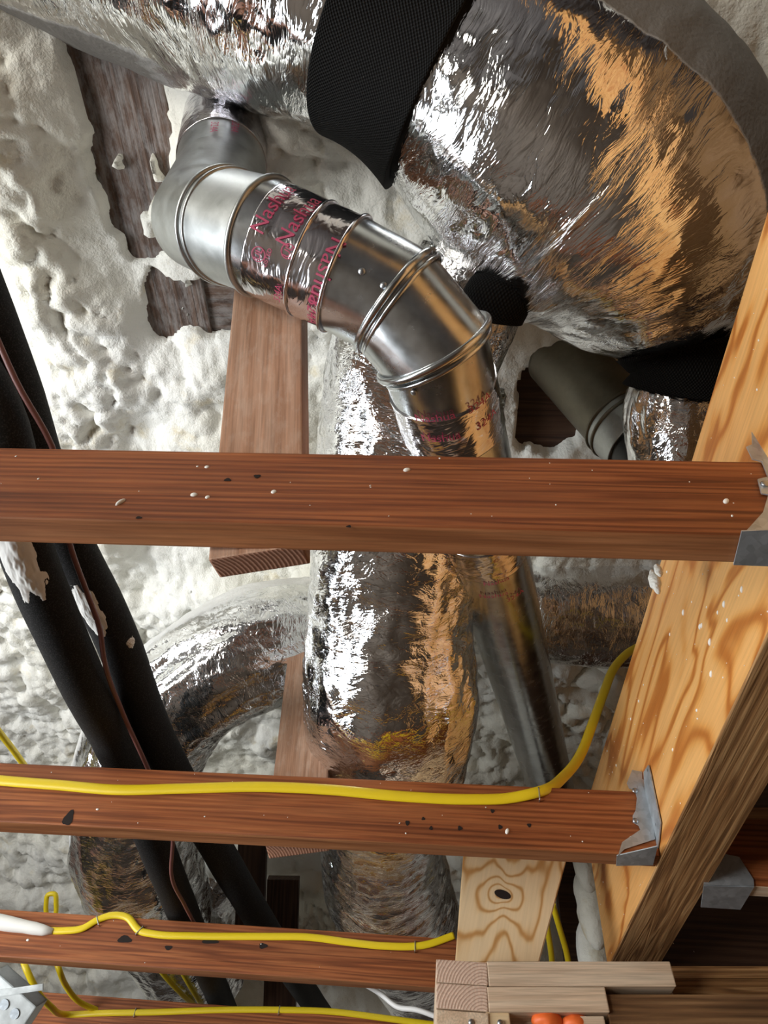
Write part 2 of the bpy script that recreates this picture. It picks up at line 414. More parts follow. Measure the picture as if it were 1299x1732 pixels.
def blobs(name, pts, m, parent=None, kind='stuff'):
    """pts: (centre, rx, ry, rz in a frame matrix, nrm) small flattened droplets in one mesh"""
    bm = bmesh.new(); c0 = pts[0][0]
    for (c, r, e, nrm) in pts:
        mt = Matrix.Translation(c-c0) @ V(nrm).to_track_quat('Z', 'Y').to_matrix().to_4x4() @ Matrix.Rotation(e[1], 4, 'Z') @ Matrix.Diagonal((r, r*e[0], r*.5, 1))
        bmesh.ops.create_icosphere(bm, subdivisions=1 if r < .0025 else 2, radius=1, matrix=mt)
    o = bm_obj(name, bm, m, parent, Matrix.Translation(c0), True)
    if kind: o['kind'] = kind
    return o
def cable(name, pts, m, r=.005, parent=None, n=None, squash=None, seg=12):
    return tube(name, [(p, r) for p in pts], m, parent, n or max(24, len(pts)*8), seg, squash=squash)

H = CZ + .57                                # underside of the joists
# ------------------------------------------------------------------ room shell (below) and foamed roof (above)
def slab(name, x0, x1, y0, y1, z0, z1, m):
    bm = bmesh.new(); box_bm(bm, x0, x1, y0, y1, z0, z1); return tag(bm_obj(name, bm, m), kind='structure')
slab('floor', -3.3, 2.6, -2.8, 5.4, -.1, 0, M['floor'])
bm = bmesh.new()
for (p0, p1, z0, z1) in ((-2.5, -2.3, 0, 3.4), (-1.0, -.5, 0, 3.4), (1.4, 5.2, 0, 3.4), (-2.3, -1.0, 0, .7), (-2.3, -1.0, 1.9, 3.4), (-.5, 1.4, 0, .8), (-.5, 1.4, 2.0, 3.4)): box_bm(bm, -3.02, -2.9, p0, p1, z0, z1)
tag(bm_obj('wall_left', bm, M['wall']), kind='structure')
slab('wall_back', -2.9, 2.5, -2.62, -2.5, 0, 3.4, M['wall'])
slab('wall_right', 2.5, 2.62, -2.5, 5.2, 0, 3.4, M['sheath'])
slab('wall_front', -2.9, 2.5, 5.2, 5.32, 0, 3.4, M['wall'])
def window(n, axis, c, p0, p1, z0, z1):
    bm = bmesh.new(); f = .05
    for (a, b, u, v) in ((p0, p1, z0, z0+f), (p0, p1, z1-f, z1), (p0, p0+f, z0+f, z1-f), (p1-f, p1, z0+f, z1-f), ((p0+p1)/2-.02, (p0+p1)/2+.02, z0+f, z1-f)):
        if axis == 'x': box_bm(bm, c-.05, c, a, b, u, v)
        else: box_bm(bm, a, b, c-.05, c, u, v)
    o = tag(bm_obj(n, bm, M['frame_white']), kind='structure')
    bm = bmesh.new()
    if axis == 'x': box_bm(bm, c-.03, c-.026, p0+f, p1-f, z0+f, z1-f)
    else: box_bm(bm, p0+f, p1-f, c-.03, c-.026, z0+f, z1-f)
    bm_obj('pane', bm, M['glass'], o)
window('window_1', 'x', -2.94, -.5, 1.4, .8, 2.0)
window('fill_window', 'x', -2.94, -2.3, -1.0, .7, 1.9)  # unseen opening, added to go with the rear fill lamp

# foam lined roof: flat overhead, then rolling down to the eave
ZR = CZ + 1.52
YB = 3.3
def foam_roof():
    xs = np.arange(-2.85, 2.45, .0078)
    s = [-1.0]
    while s[-1] < 5.6: s.append(s[-1] + (.0078 if s[-1] < 1.7 else .011 if s[-1] < 2.8 else .019))
    s = np.array(s); S_, X_ = np.meshgrid(s, xs, indexing='ij')
    wx = X_ + .05*fbm(X_*5, S_*5, 1., 3, 11); ws = S_ + .05*fbm(X_*5, S_*5, 7., 3, 12)
    f1, f2 = worley(wx*8.5, ws*7.5, 3); g1, g2 = worley(wx*21, ws*19, 5); q1, _ = worley(wx*43, ws*40, 8)
    dome = lambda f: np.sqrt(np.maximum(0, 1-np.minimum(f, 1)**2))
    rough = .42+.58*sst(-.24, .06, fbm(X_*1.7, S_*1.7, 3., 3, 20))
    # smooth troughs where the photograph shows smooth skin
    hgt = .13*fbm(X_*1.3, S_*1.3, 0., 3, 30) + rough*(.055*dome(f1) + .038*dome(g1*1.2) + .022*dome(q1*1.15)) + .05*fbm(X_*4, S_*4, 2., 3, 33)
    fade = 1.0
    # bare strips: the foam dies away round the rafter and the blocking, ragged edges
    rag = .040*fbm(X_*14, S_*9, 5., 4, 40)
    for (x0, x1, y0, y1, depth) in BARE:
        dx = np.maximum(np.maximum(x0-X_, X_-x1), 0); dy = np.maximum(np.maximum(y0-S_, S_-y1), 0)
        d = np.sqrt(dx*dx+dy*dy) + rag
        k = sst(.022, .012, d); k2 = sst(.20, .0, d)*.8
        base = hgt*(1-k2)+.02*k2; hgt = base*(1-k) - .07*k
    Y = np.where(S_ < YB, S_, YB + (S_-YB)*.74); Z = np.where(S_ < YB, ZR, ZR - (S_-YB)*.67)
    blend = sst(YB-.5, YB+.7, S_); ny = -.67*blend; nz = -1+.26*blend
    Z = Z + .08*np.exp(-((S_-YB)/.5)**2)*-1
    Xf = X_; Yf = Y + ny*hgt; Zf = Z + nz*hgt
    v = np.stack([Xf, Yf, Zf], -1).reshape(-1, 3); nx = len(xs); ns = len(s)
    i, j = np.meshgrid(np.arange(ns-1), np.arange(nx-1), indexing='ij'); a = (i*nx+j).ravel()
    f = np.stack([a, a+nx, a+nx+1, a+1], -1)
    me = bpy.data.meshes.new('ceiling'); me.vertices.add(len(v)); me.vertices.foreach_set('co', v.ravel())
    me.loops.add(f.size); me.loops.foreach_set('vertex_index', f.ravel().astype(np.int32))
    me.polygons.add(len(f)); me.polygons.foreach_set('loop_start', np.arange(len(f))*4); me.polygons.foreach_set('loop_total', np.full(len(f), 4))
    me.polygons.foreach_set('use_smooth', np.ones(len(f), bool)); me.update(calc_edges=True)
    return tag(link('ceiling', me, M['foam']), kind='structure')
def roofxy(px, py, z=ZR): p = onz(px, py, z); return p.x, p.y
ZW = ZR-.005
ra, rb = onz(175, 40, ZW), onz(255, 420, ZW)
bk0, bk1 = onz(285, 545, ZW), onz(410, 470, ZW)
bh0, bh1 = onz(888, 735, ZW), onz(985, 640, ZW); bh0.y, bh1.y = min(bh0.y, bh1.y), max(bh0.y, bh1.y)
print('rafter', ra, rb, 'block', bk0, bk1)
rx0, rx1 = onz(150, 130, ZW).x, onz(250, 130, ZW).x
hx, hy = roofxy(930, 660)
BARE = [(rx0, rx1, onz(180, 30, ZW).y, onz(250, 415, ZW).y, 0), (bk0.x, bk1.x, bk1.y, bk0.y, 0), (bh0.x, bh1.x, bh0.y, bh1.y, 0)]
foam_roof()
slab('roof_deck', -2.9, 2.5, -2.5, 5.2, ZR+.12, ZR+.15, M['dark_wood']).name = 'trim_1'
# exposed rafter and blocking
o = lumber('roof_rafter', frame((0, 1, 0), (1, 0, 0), (rx0-.03, -.6, ZR-.014)), 2.4, .12, rx1-rx0+.06, M['old_wood'])
tag(o, 'weathered dark roof rafter showing through torn foam at upper left', 'rafter')
o = lumber('roof_blocking', frame((1, 0, 0), (0, 1, 0), (bk0.x-.05, bk1.y-.03, ZR-.004)), bk1.x-bk0.x+.14, -.1, bk0.y-bk1.y+.06, M['old_wood'])
tag(o, 'short dark blocking board half buried in foam, left of the taped elbow', 'blocking')

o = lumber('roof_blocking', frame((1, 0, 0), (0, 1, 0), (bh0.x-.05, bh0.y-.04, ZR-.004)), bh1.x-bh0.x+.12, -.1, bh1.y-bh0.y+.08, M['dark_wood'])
tag(o, 'near-black board standing in for the dark hole in torn foam beside the dull duct', 'blocking')  # darkness of the hole is put into this added board's colour
# ------------------------------------------------------------------ joists
def spatter(parent, mw, L, Hh, n, rmin=.0008, rmax=.0022, big=()):
    pts = []
    nrm = (mw.to_3x3() @ V((0, -1, 0)))
    for i in range(n):
        x = random.uniform(0, L); z = random.uniform(.004, Hh-.004); r = rmin+(rmax-rmin)*random.random()**3
        pts.append((mw @ V((x, -.0002, z)), r, (random.uniform(.5, 1), random.uniform(0, 3)), nrm))
    for (p, r, asp, ang) in big: pts.append((p, r, (asp, ang), nrm))
    return blobs('foam_spatter', pts, M['foam_drop'], parent)
JT = .038
def joist(a, b, top, zb, xl, xr, label, marks=(), nsp=40, big=(), holes=()):
    """a, b: pixels on the far lower arris; top: a pixel on the near upper arris"""
    A, B = onz(*a, zb), onz(*b, zb); d = (B-A).normalized(); n = V((d.y, -d.x, 0)) * -1   # n points away (+y)
    n = V((-d.y, d.x, 0)); A0 = A - n*JT
    s = (xl-A0.x)/d.x; o0 = A0 + d*s; L = (xr-xl)/d.x
    T = onplane(*top, A0, n); Hh = T.z-zb
    mw = frame(d, (0, 0, 1), o0); inv = mw.inverted()
    mk = [(*[q for q in (inv @ onplane(px, py, A0, n))][0:3:2], rx, rz) for (px, py, rx, rz) in marks]
    o = lumber('ceiling_joist', mw, L, JT, Hh, M['red_wood'], None, M['red_edge'], marks=mk, bev=.003)
    tag(o, label, 'joist', None)
    spatter(o, mw, L, Hh, nsp, big=[(onplane(px, py, A0, n), r, asp, ang) for (px, py, r, asp, ang) in big])
    return dict(o=o, A=A0, n=n, d=d, H=Hh, zb=zb, mw=mw, L=L)
XB = .3816
J1 = joist((0, 917), (1240, 952), (650, 769), H, -1.6, XB-.004, 'nearest red-brown ceiling joist crossing the middle, dotted with white droplets',
           marks=[(235, 876, .0035, .002), (590, 891, .0028, .002), (385, 812, .004, .003), (435, 806, .004, .0035)],
           big=[(688, 795, .0045, .75, .5), (350, 790, .003, .9, 0), (334, 789, .0018, .9, 0), (328, 837, .0042, .8, 0), (351, 841, .003, .9, 1), (463, 832, .0035, .9, 1), (204, 850, .007, .35, 1.0), (1228, 848, .005, .6, 1)], nsp=70)
J2 = joist((0, 1408), (1040, 1463), (650, 1319), H, -2.2, XB-.004, 'red-brown ceiling joist carrying the long yellow cable, second from the camera',
           marks=[(116, 1384, .0085, .014), (689, 1392, .0035, .0045), (716, 1385, .003, .003), (729, 1401, .003, .0035), (778, 1401, .004, .004), (833, 1372, .0035, .0035), (846, 1399, .0035, .004), (895, 1396, .0035, .0035), (1187, 1407, .003, .003)],
           big=[(858, 1406, .0055, .6, 1.2), (165, 1369, .003, .6, 0), (1068, 1416, .003, .7, 0)], nsp=45)
J3 = joist((0, 1628), (735, 1680), (650, 1580), H, -2.7, onz(830, 1675, H).x, 'red-brown ceiling joist with stains and a stapled yellow cable, third from the camera',
           marks=[(211, 1589, .017, .008), (285, 1603, .009, .005), (355, 1592, .020, .006), (445, 1600, .010, .006)], big=[(47, 1590, .004, .7, 0)], nsp=25)
def joist4():
    A, B = onz(95, 1790, H), onz(700, 1840, H); d = J3['d']; n = J3['n']; A0 = J3['A'] + n*.64
    o0 = A0 + d*((-2.8-A0.x)/d.x); T = onplane(350, 1698, A0, n)
    mw = frame(d, (0, 0, 1), o0)
    o = lumber('ceiling_joist', mw, 3.1, JT, min(T.z-H, .16), M['red_wood'], None, M['red_edge']); tag(o, 'red-brown ceiling joist at the bottom edge, furthest of the row', 'joist')
    return dict(o=o, A=A0, n=n, d=d, H=T.z-H, zb=H, mw=mw)
J4 = joist4()
print('H', J1['H'], J2['H'], J3['H'], J4['H'], 'Y', J1['A'], J2['A'], J3['A'], J4['A'])

# ------------------------------------------------------------------ big beam
b0, b1 = onz(1030, 1635, H), onz(1299, 1072, H); bd = (b1-b0).normalized()
print('beam', b0, b1)
Y0, Y1 = -2.3, b0.y+.012
bo = b0 + bd*((Y1-b0.y)/bd.y); bl = abs((Y1-Y0)/bd.y)
mwb = frame(bd, (0, 0, 1), bo)             # local x runs towards the camera, local y = z cross x
BH, BW = .335, .097
yl = mwb.to_3x3() @ V((0, 1, 0)); print('beam y axis', yl)
bm = bmesh.new(); vs, fs = box_bm(bm, 0, bl, 0, BW, 0, BH)
bmesh.ops.bevel(bm, geom=bm.edges[:], offset=.002, segments=1, affect='EDGES'); bmesh.ops.recalc_face_normals(bm, faces=bm.faces[:])
for f in bm.faces: f.material_index = 1 if abs(f.normal.z) > .7 or abs(f.normal.x) > .7 else 0
beam = bm_obj('laminated_beam', bm, [M['ply'], M['lam']], None, mwb)
tag(beam, 'deep honey-coloured laminated wood beam with plywood side, running up the right', 'beam')
bn = -yl                                     # outward normal of the left face
pts = []
for i in range(230):
    x = random.uniform(0, 2.4); z = random.uniform(.01, BH-.005); r = .0009+.0022*random.random()**3
    p = mwb @ V((x, -.0003, z)); pts.append((p, r, (random.uniform(.4, .9), random.uniform(0, 3)), bn))
for (px, py, r) in [(1156,1036,.005),(1187,1058,.004),(1184,1060,.0045),(1201,1086,.0055),(1225,1022,.005),(1255,997,.0045),(1203,1140,.005),(1133,1073,.003),(1230,1049,.003),(1170,1018,.002),(1195,1027,.002),(1214,1036,.003),(1138,1268,.003),(1067,1216,.003)]:
    pts.append((onplane(px, py, mwb.translation, bn), r, (.45, .6), bn))
blobs('foam_spatter', pts, M['foam_drop'], beam)

# ------------------------------------------------------------------ joist hangers
def bx(px, py): return onplane(px, py, mwb.translation + bn*.002, bn)
def hanger(J, face_px, seat_px, flange_px, nails, label):
    n = J['n']; face_pt = J['A'] - n*.0022
    c = onplane(*face_px[0], face_pt, n)
    e = empty('joist_hanger', c, label, 'joist hanger')
    plate('side_plate', [onplane(*q, face_pt, n) for q in face_px], .0016, -n, M['hanger'], e)
    if seat_px: plate('seat', [onz(*q, H-.0015) for q in seat_px], .0016, (0, 0, -1), M['hanger'], e)
    if flange_px: plate('flange', [bx(*q) for q in flange_px], .0018, bn, M['hanger'], e)
    for (px, py, w) in nails:
        p = onplane(px, py, face_pt - n*.003, n) if w == 'f' else bx(px, py)
        d_ = -n if w == 'f' else bn
        bm = bmesh.new(); bmesh.ops.create_uvsphere(bm, u_segments=12, v_segments=8, radius=.005, matrix=Matrix.Diagonal((1, 1, .45, 1)))
        bm_obj('nail', bm, M['nail'], e, Matrix.Translation(p) @ d_.to_track_quat('Z', 'Y').to_matrix().to_4x4(), True)
    return e
hanger(J2, [(1060,1325),(1069,1303),(1086,1306),(1086,1318),(1092,1322),(1108,1420),(1056,1437),(1045,1448),(1052,1425),(1083,1404),(1080,1397),(1070,1391),(1070,1380),(1075,1371),(1077,1350),(1074,1337),(1064,1334)],
       [(1043,1446),(1112,1430),(1104,1462),(1042,1463)],
       [(1090,1306),(1098,1294),(1102,1310),(1109,1345),(1119,1392),(1116,1420),(1112,1444),(1100,1455),(1096,1390)],
       [(1075,1388,'f'),(1074,1337,'f'),(1111,1395,'b'),(1097,1303,'b')], 'zinc joist hanger on the end of the middle joist at the beam')
hanger(J1, [(1262,757),(1272,753),(1271,732),(1330,735),(1340,960),(1330,905),(1262,899),(1290,868),(1299,838),(1287,836),(1281,812),(1298,808),(1288,782),(1272,778)],
       [(1254,897),(1345,893),(1345,958),(1240,954)], None, [(1294,818,'f')], 'zinc joist hanger cut by the right edge of the photo')

# ------------------------------------------------------------------ hanging 2x4 braces behind joists 1 and 2
def brace(bl_, br_, tl_, tr_, zb, label, m, d_top):
    A, B = onz(*bl_, zb), onz(*br_, zb)               # far lower arris ends
    T = P(*tl_, d_top); U = P(*tr_, d_top)
    ax = ((T+U)/2-(A+B)/2); wdir = (B-A)
    mw = frame(ax, wdir, A)                            # local x up, z across
    W_ = wdir.length; yv = mw.to_3x3() @ V((0, 1, 0))
    sgn = 1 if yv.y < 0 else -1
    if sgn < 0: mw = mw @ Matrix.Translation((0, -.038, 0))
    o = lumber('roof_brace', mw, ax.length, .038, W_, m, M['end_pink'])
    tag(o, label, 'brace'); return o
brace((372, 978), (525, 968), (410, 420), (525, 420), H, 'upright reddish fir brace with sawn end just behind the nearest joist', M['pink_wood'], 1.22)
brace((455, 1453), (556, 1453), (497, 1120), (560, 1120), H, 'smaller fir brace with rough sawn end behind the second joist', M['pink_wood'], 1.75)

# ------------------------------------------------------------------ flexible foil ducts
def wrinkle(amp, su, sv, k, lump=.012):
    def f(T, TH, R, X):
        v = TH/math.tau
        c_, s_ = np.cos(TH), np.sin(TH)
        a = 1-np.abs(fbm(T*su, c_*sv, s_*sv, 4, k))*2.2
        b = fbm(T*4, c_*1.6, s_*1.6, 3, k+9)
        return amp*(a-.6) + lump*b*2
    return f
def towards(dir_, lo, hi):
    d = np.array(V(dir_).normalized())
    return lambda T, TH, X, D: sst(lo, hi, D @ d)
D = 1.0
big = [(P(-260, -330, 1.25), .22), (P(80, -230, 1.2), .245), (P(340, -120, 1.14), .232), (P(515, -48, 1.1), .212), (P(700, 68, 1.08), .172), (P(855, 175, 1.1), .228),
       (P(1000, 290, 1.14), .255), (P(1095, 410, 1.17), .235), (P(1135, 520, 1.2), .17), (P(1152, 600, 1.22), .085), (P(1155, 628, 1.22), .070), (P(1148, 665, 1.23), .085), (P(1165, 760, 1.25), .10), (P(1190, 860, 1.3), .11)]
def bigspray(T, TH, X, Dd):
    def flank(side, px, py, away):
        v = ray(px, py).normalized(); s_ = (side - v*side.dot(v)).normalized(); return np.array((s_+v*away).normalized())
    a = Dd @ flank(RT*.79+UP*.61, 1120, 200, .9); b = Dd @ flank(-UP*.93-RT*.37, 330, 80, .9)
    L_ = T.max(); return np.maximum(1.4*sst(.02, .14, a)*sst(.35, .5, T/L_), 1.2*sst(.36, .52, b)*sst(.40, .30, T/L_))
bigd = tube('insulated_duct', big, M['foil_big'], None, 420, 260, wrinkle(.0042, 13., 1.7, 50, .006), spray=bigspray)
tag(bigd, 'largest foil-jacketed insulated duct filling the upper right, sling strap around it', 'insulated duct')
# strap and tie on the big duct
def band(name, pts, m, label, cat, w_, r_, seg=96):
    o = tube(name, pts, m, None, 16, seg); return tag(o, label, cat)
S, t = spline([(*p, r) for p, r in big], 600)
def sub(i0, i1, add, k=6):
    idx = np.linspace(i0, i1, k).astype(int); return [(V(S[i, :3]), S[i, 3]+add) for i in idx]
def near(px, py):
    v = [((ray(px, py).normalized().cross(V(q[:3])-CAM)).length) for q in S]; return int(np.argmin(v))
i_s = near(700, 66)
st = tube('hanging_strap', sub(i_s-18, i_s+19, .010), M['web'], None, 40, 120); tag(st, 'wide black webbing strap slung under the largest duct', 'strap')
i_t = near(1155, 628)
st = tube('duct_tie', sub(i_t-12, i_t+9, .012), M['web'], None, 20, 80); tag(st, 'black tie cinching the largest duct near the beam', 'duct tie')

mid = [(P(800, 440, 1.28), .10), (P(775, 510, 1.3), .12), (P(715, 590, 1.33), .165), (P(690, 720, 1.36), .17), (P(672, 880, 1.38), .160), (P(660, 1030, 1.42), .168), (P(658, 1170, 1.45), .178), (P(655, 1262, 1.53), .172), (P(650, 1370, 1.76), .150), (P(650, 1480, 2.1), .185), (P(690, 1580, 2.35), .19), (P(745, 1680, 2.6), .18)]
midd = tube('insulated_duct', mid, M['foil_mid'], None, 420, 220, wrinkle(.005, 18., 2.2, 70, .008), spray=towards((-.8, .5, .3), .75, 1.0))
tag(midd, 'silver foil duct hanging in the centre between the brace and the metal pipe', 'insulated duct')
st = tube('duct_tie', [(P(846, 486, 1.14), .050), (P(838, 512, 1.14), .056), (P(832, 540, 1.15), .050)], M['web'], None, 16, 40)
tag(st, 'black tie hanging below the largest duct beside the metal elbow', 'duct tie')

lft = [(P(640, 1060, 1.95), .15), (P(540, 1075, 1.9), .155), (P(430, 1095, 1.86), .165), (P(330, 1150, 1.86), .165), (P(255, 1240, 1.92), .165), (P(225, 1340, 2.02), .170), (P(235, 1450, 2.2), .185), (P(285, 1560, 2.5), .18), (P(340, 1650, 2.7), .17)]
o = tube('insulated_duct', lft, M['foil_white'], None, 360, 180, wrinkle(.007, 8., 3., 90, .012), spray=lambda T, TH, X, Dd: sst(.05, .6, Dd @ np.array([-.62, -.05, .75]))*sst(.02, .2, T)+.0)
tag(o, 'foil duct caked in white overspray bending down behind the black pipes', 'insulated duct')
rgt = [(P(800, 1030, 2.05), .13), (P(900, 1025, 2.05), .16), (P(1000, 1030, 2.05), .165), (P(1150, 1040, 2.05), .16), (P(1300, 1050, 2.05), .15)]
o = tube('insulated_duct', rgt, M['foil_white'], None, 200, 140, wrinkle(.004, 8., 3., 95, .006), spray=towards((.4, -.1, .9), .35, .8))
tag(o, 'foil duct lying crosswise behind the steel pipe, left of the beam', 'insulated duct')
sm = [(P(380, 1440, 2.6), .14), (P(345, 1500, 2.65), .15), (P(330, 1600, 2.8), .13), (P(330, 1690, 3.0), .15), (P(350, 1780, 3.2), .14)]
o = tube('insulated_duct', sm, M['foil_mid'], None, 160, 100, wrinkle(.008, 8., 3., 99, .012), spray=towards((0, 0, 1), .9, 1.))
tag(o, 'dim foil duct low in the background between the two black pipes', 'insulated duct')

# ------------------------------------------------------------------ rigid metal duct with adjustable elbows
R = .0765
pe = empty('metal_duct', P(668, 510, .95), 'shiny galvanised round duct with jointed elbows and printed foil tape', 'metal duct')
def seg_(name, pts, m, parent=pe, n=30): return tube(name, pts, m, parent, n, 72, linear=True)
A0, A1 = P(388, 165, 1.42), P(372, 312, 1.20)
def bis(a, b, c): return ((b-a).normalized()+(c-b).normalized()).normalized()
def mitred(name, A, nA, B, nB, r, m, nseg=8, seg=72):
    ax_ = (B-A).normalized(); x = ax_.orthogonal().normalized(); y = ax_.cross(x); bm = bmesh.new(); g = []
    for k in range(seg):
        o_ = (x*math.cos(k*math.tau/seg)+y*math.sin(k*math.tau/seg))*r
        s0 = -o_.dot(nA)/ax_.dot(nA); s1 = (B-A-o_).dot(nB)/ax_.dot(nB)
        g.append([bm.verts.new(o_+ax_*(s0+(s1-s0)*i/nseg)) for i in range(nseg+1)])
    for k in range(seg):
        for i in range(nseg): bm.faces.new((g[k][i], g[k][i+1], g[(k+1)%seg][i+1], g[(k+1)%seg][i]))
    return bm_obj(name, bm, m, pe, Matrix.Translation(A), True)
C0, E1, E2 = P(348, 372, 1.07), P(386, 384, 1.005), P(448, 402, .965)
T1 = P(580, 463, .955); G1, G2 = P(668, 510, .955), P(732, 588, .955); F1 = P(927, 1315, 2.30)
b1_, bc_, be1, be2, bt = bis(A0, A1, C0), bis(A1, C0, E1), bis(C0, E1, E2), bis(E1, E2, T1), bis(E2, T1, G1)
mitred('roof_stub', A0-(A1-A0).normalized()*.25, (A1-A0).normalized(), A1, b1_, R, M['steel_dull'])
mitred('elbow_throat', A1, b1_, C0, bc_, R, M['steel_dull']); mitred('elbow_section', C0, bc_, E1, be1, R, M['steel_dull'])
mitred('elbow_section', E1, be1, E2, be2, R+.001, M['steel_dull'])
ax = (E2-E1).normalized()
ring('bead', E1, be1, R+.002, .0035, M['steel_dull'], pe); ring('bead', E1+ax*.011, be1, R+.001, .003, M['steel_dull'], pe)
ring('bead', E2, be2, R+.002, .004, M['steel_dull'], pe)
mitred('straight_section', E2, be2, T1, bt, R, M['steel'])
aT = (T1-E2).normalized(); a1 = bis(T1, G1, G2); a2 = bis(G1, G2, F1)
mitred('elbow_section', T1, bt, G1, a1, R+.001, M['steel'])
mitred('elbow_section', G1, a1, G2, a2, R+.001, M['steel'])
a1 = bis(T1, G1, G2); a2 = bis(G1, G2, F1)
ring('bead', G1, a1, R+.004, .0055, M['steel'], pe); ring('bead', G1+a1*.012, a1, R+.0025, .0035, M['steel'], pe)
ring('bead', G2, a2, R+.005, .0055, M['steel'], pe); ring('bead', G2+a2*.013, a2, R+.001, .0035, M['steel'], pe)
fd = (F1-G2).normalized()
pq = G2 + fd*((F1-G2).length+.35)
mitred('long_pipe', G2, a2, pq, fd, R-.001, M['steel'], 40)
# lock seam along the long pipe
side = fd.cross((CAM-P(850, 1000, 1.4)).normalized()).normalized()
sm_ = [(G2+fd*.10 - side*(R-.0015)*.9 , .003), (pq - side*(R-.005)*.9, .003)]
tube('lock_seam', [(G2+fd*.1+side*(R)*.93-(P(850,1000,1.4)-CAM).normalized()*.02, .003), (pq+side*(R-.006)*.93-(pq-CAM).normalized()*.02, .003)], M['steel'], pe, 12, 10)
def screw(p, n):
    bm = bmesh.new(); bmesh.ops.create_uvsphere(bm, u_segments=12, v_segments=8, radius=.0048, matrix=Matrix.Diagonal((1, 1, .6, 1)))
    bm_obj('screw', bm, M['nail'], pe, Matrix.Translation(p) @ V(n).to_track_quat('Z', 'Y').to_matrix().to_4x4(), True)
def cyl_hit(px, py, A, B, r):
    """ray / infinite cylinder"""
    o = CAM; d = ray(px, py).normalized(); a = (B-A).normalized(); w_ = o-A
    dd = d-a*d.dot(a); ww = w_-a*w_.dot(a); qa = dd.dot(dd); qb = 2*dd.dot(ww); qc = ww.dot(ww)-r*r
    ds = qb*qb-4*qa*qc
    if ds < 0: return None, None
    tt = (-qb-math.sqrt(ds))/(2*qa); p = o+d*tt; n = (p-A)-a*(p-A).dot(a); return p, n.normalized()
for (px, py, A_, B_) in ((612, 459, T1, G1), (649, 483, T1, G1), (700, 664, G2, F1)):
    p, n = cyl_hit(px, py, A_, B_, R+.001)
    if p: screw(p, n)
# foil tape wraps + red printing bent round the pipe
def wrapmesh(txt, A, B, r, px, py, size, ang, parent, name='printing'):
    cu = bpy.data.curves.new('t', 'FONT'); cu.body = txt; cu.size = size; cu.align_x = 'CENTER'; cu.align_y = 'CENTER'; cu.offset = .0
    to = bpy.data.objects.new('t', cu); COL.objects.link(to); dg = bpy.context.evaluated_depsgraph_get()
    me = bpy.data.meshes.new_from_object(to.evaluated_get(dg)); bpy.data.objects.remove(to)
    bm = bmesh.new(); bm.from_mesh(me); bmesh.ops.triangulate(bm, faces=bm.faces[:]); bmesh.ops.subdivide_edges(bm, edges=[e for e in bm.edges if e.calc_length() > .006], cuts=2)
    p, n = cyl_hit(px, py, A, B, r)
    if p is None: return
    a = (B-A).normalized(); base = A + a*(p-A).dot(a); tn = a.cross(n)
    ca, sa = math.cos(ang), math.sin(ang)
    for v in bm.verts:
        x, y = v.co.x, v.co.y
        u = x*ca - y*sa; w_ = x*sa + y*ca          # u along axis, w around
        th = -w_/r; v.co = a*u + (n*math.cos(th) + tn*math.sin(th))*(r+.0006)
    o = bm_obj(name, bm, M['red_print'], parent, Matrix.Translation(base)); return o
def wrap(A, B, f0, f1, r, m=None, lab=None):
    p0, p1 = A+(B-A)*f0, A+(B-A)*f1
    nz = lambda T, TH, R_, X: .0016*fbm(T*30, np.cos(TH)*4, np.sin(TH)*4, 3, 77) + .0008*np.sin(TH*3)
    o = tube('foil_tape', [(p0, r), (p0*.5+p1*.5, r), (p1, r)], m or M['tape'], pe, 60, 120, nz); return o
tp = wrap(E2, T1, .06, 1.02, R+.0015)
ring('tape_edge', T1+(T1-E2).normalized()*.004, (T1-E2), R+.0035, .0028, M['tape'], tp); 
ring('tape_edge', E2+(T1-E2)*.62, (T1-E2), R+.002, .0022, M['tape'], tp)
tp2 = wrap(A0, A1, .15, .80, .0785)
tp3 = wrap(G2, F1, .035, .085, R+.0012); tp4 = wrap(G2, F1, .22, .265, R+.001)
A_, B_ = E2, T1
for (tx, px, py, sz, ang) in (('Nashua', 462, 345, .028, 1.50), ('Nashua', 505, 366, .028, 1.50), ('Nashua', 548, 460, .030, -1.57), ('324A', 528, 530, .024, -1.57),
                              ('UL', 437, 430, .013, 1.5), ('UL', 487, 425, .013, 1.5), ('LISTED', 452, 436, .008, 1.5), ('324A', 470, 497, .014, 1.5)):
    wrapmesh(tx, A_, B_, R+.003, px, py, sz, ang, tp)
def circ(px, py, A, B, r, rr, parent):
    p, n = cyl_hit(px, py, A, B, r)
    if p is None: return
    bm = bmesh.new(); a = (B-A).normalized(); base = A + a*(p-A).dot(a); tn = a.cross(n); g = []
    for k in range(28):
        q = k*math.tau/28
        g.append([bm.verts.new(a*(c*math.cos(q)) + (n*math.cos(c*math.sin(q)/r)+tn*math.sin(c*math.sin(q)/r))*(r+.0006)) for c in (rr, rr*.88)])
    for k in range(28): bm.faces.new((g[k][0], g[(k+1)%28][0], g[(k+1)%28][1], g[k][1]))
    bm_obj('printed_ring', bm, M['red_print'], parent, Matrix.Translation(base))
circ(437, 430, A_, B_, R+.003, .0095, tp); circ(487, 425, A_, B_, R+.003, .0095, tp)
for (tx, px, py, sz, ang) in (('Nashua', 735, 708, .019, 1.57), ('Nashua', 745, 742, .019, 1.57), ('324A', 812, 682, .019, 1.57), ('324A', 824, 710, .019, 1.57)):
    wrapmesh(tx, G2, F1, R+.0025, px, py, sz, ang, tp3)
for (tx, px, py, sz, ang) in (('Nashua', 835, 1008, .018, 1.57), ('324A', 872, 1008, .018, 1.57), ('Nashua', 840, 985, .016, 1.57)):
    wrapmesh(tx, G2, F1, R+.002, px, py, sz, ang, tp4)
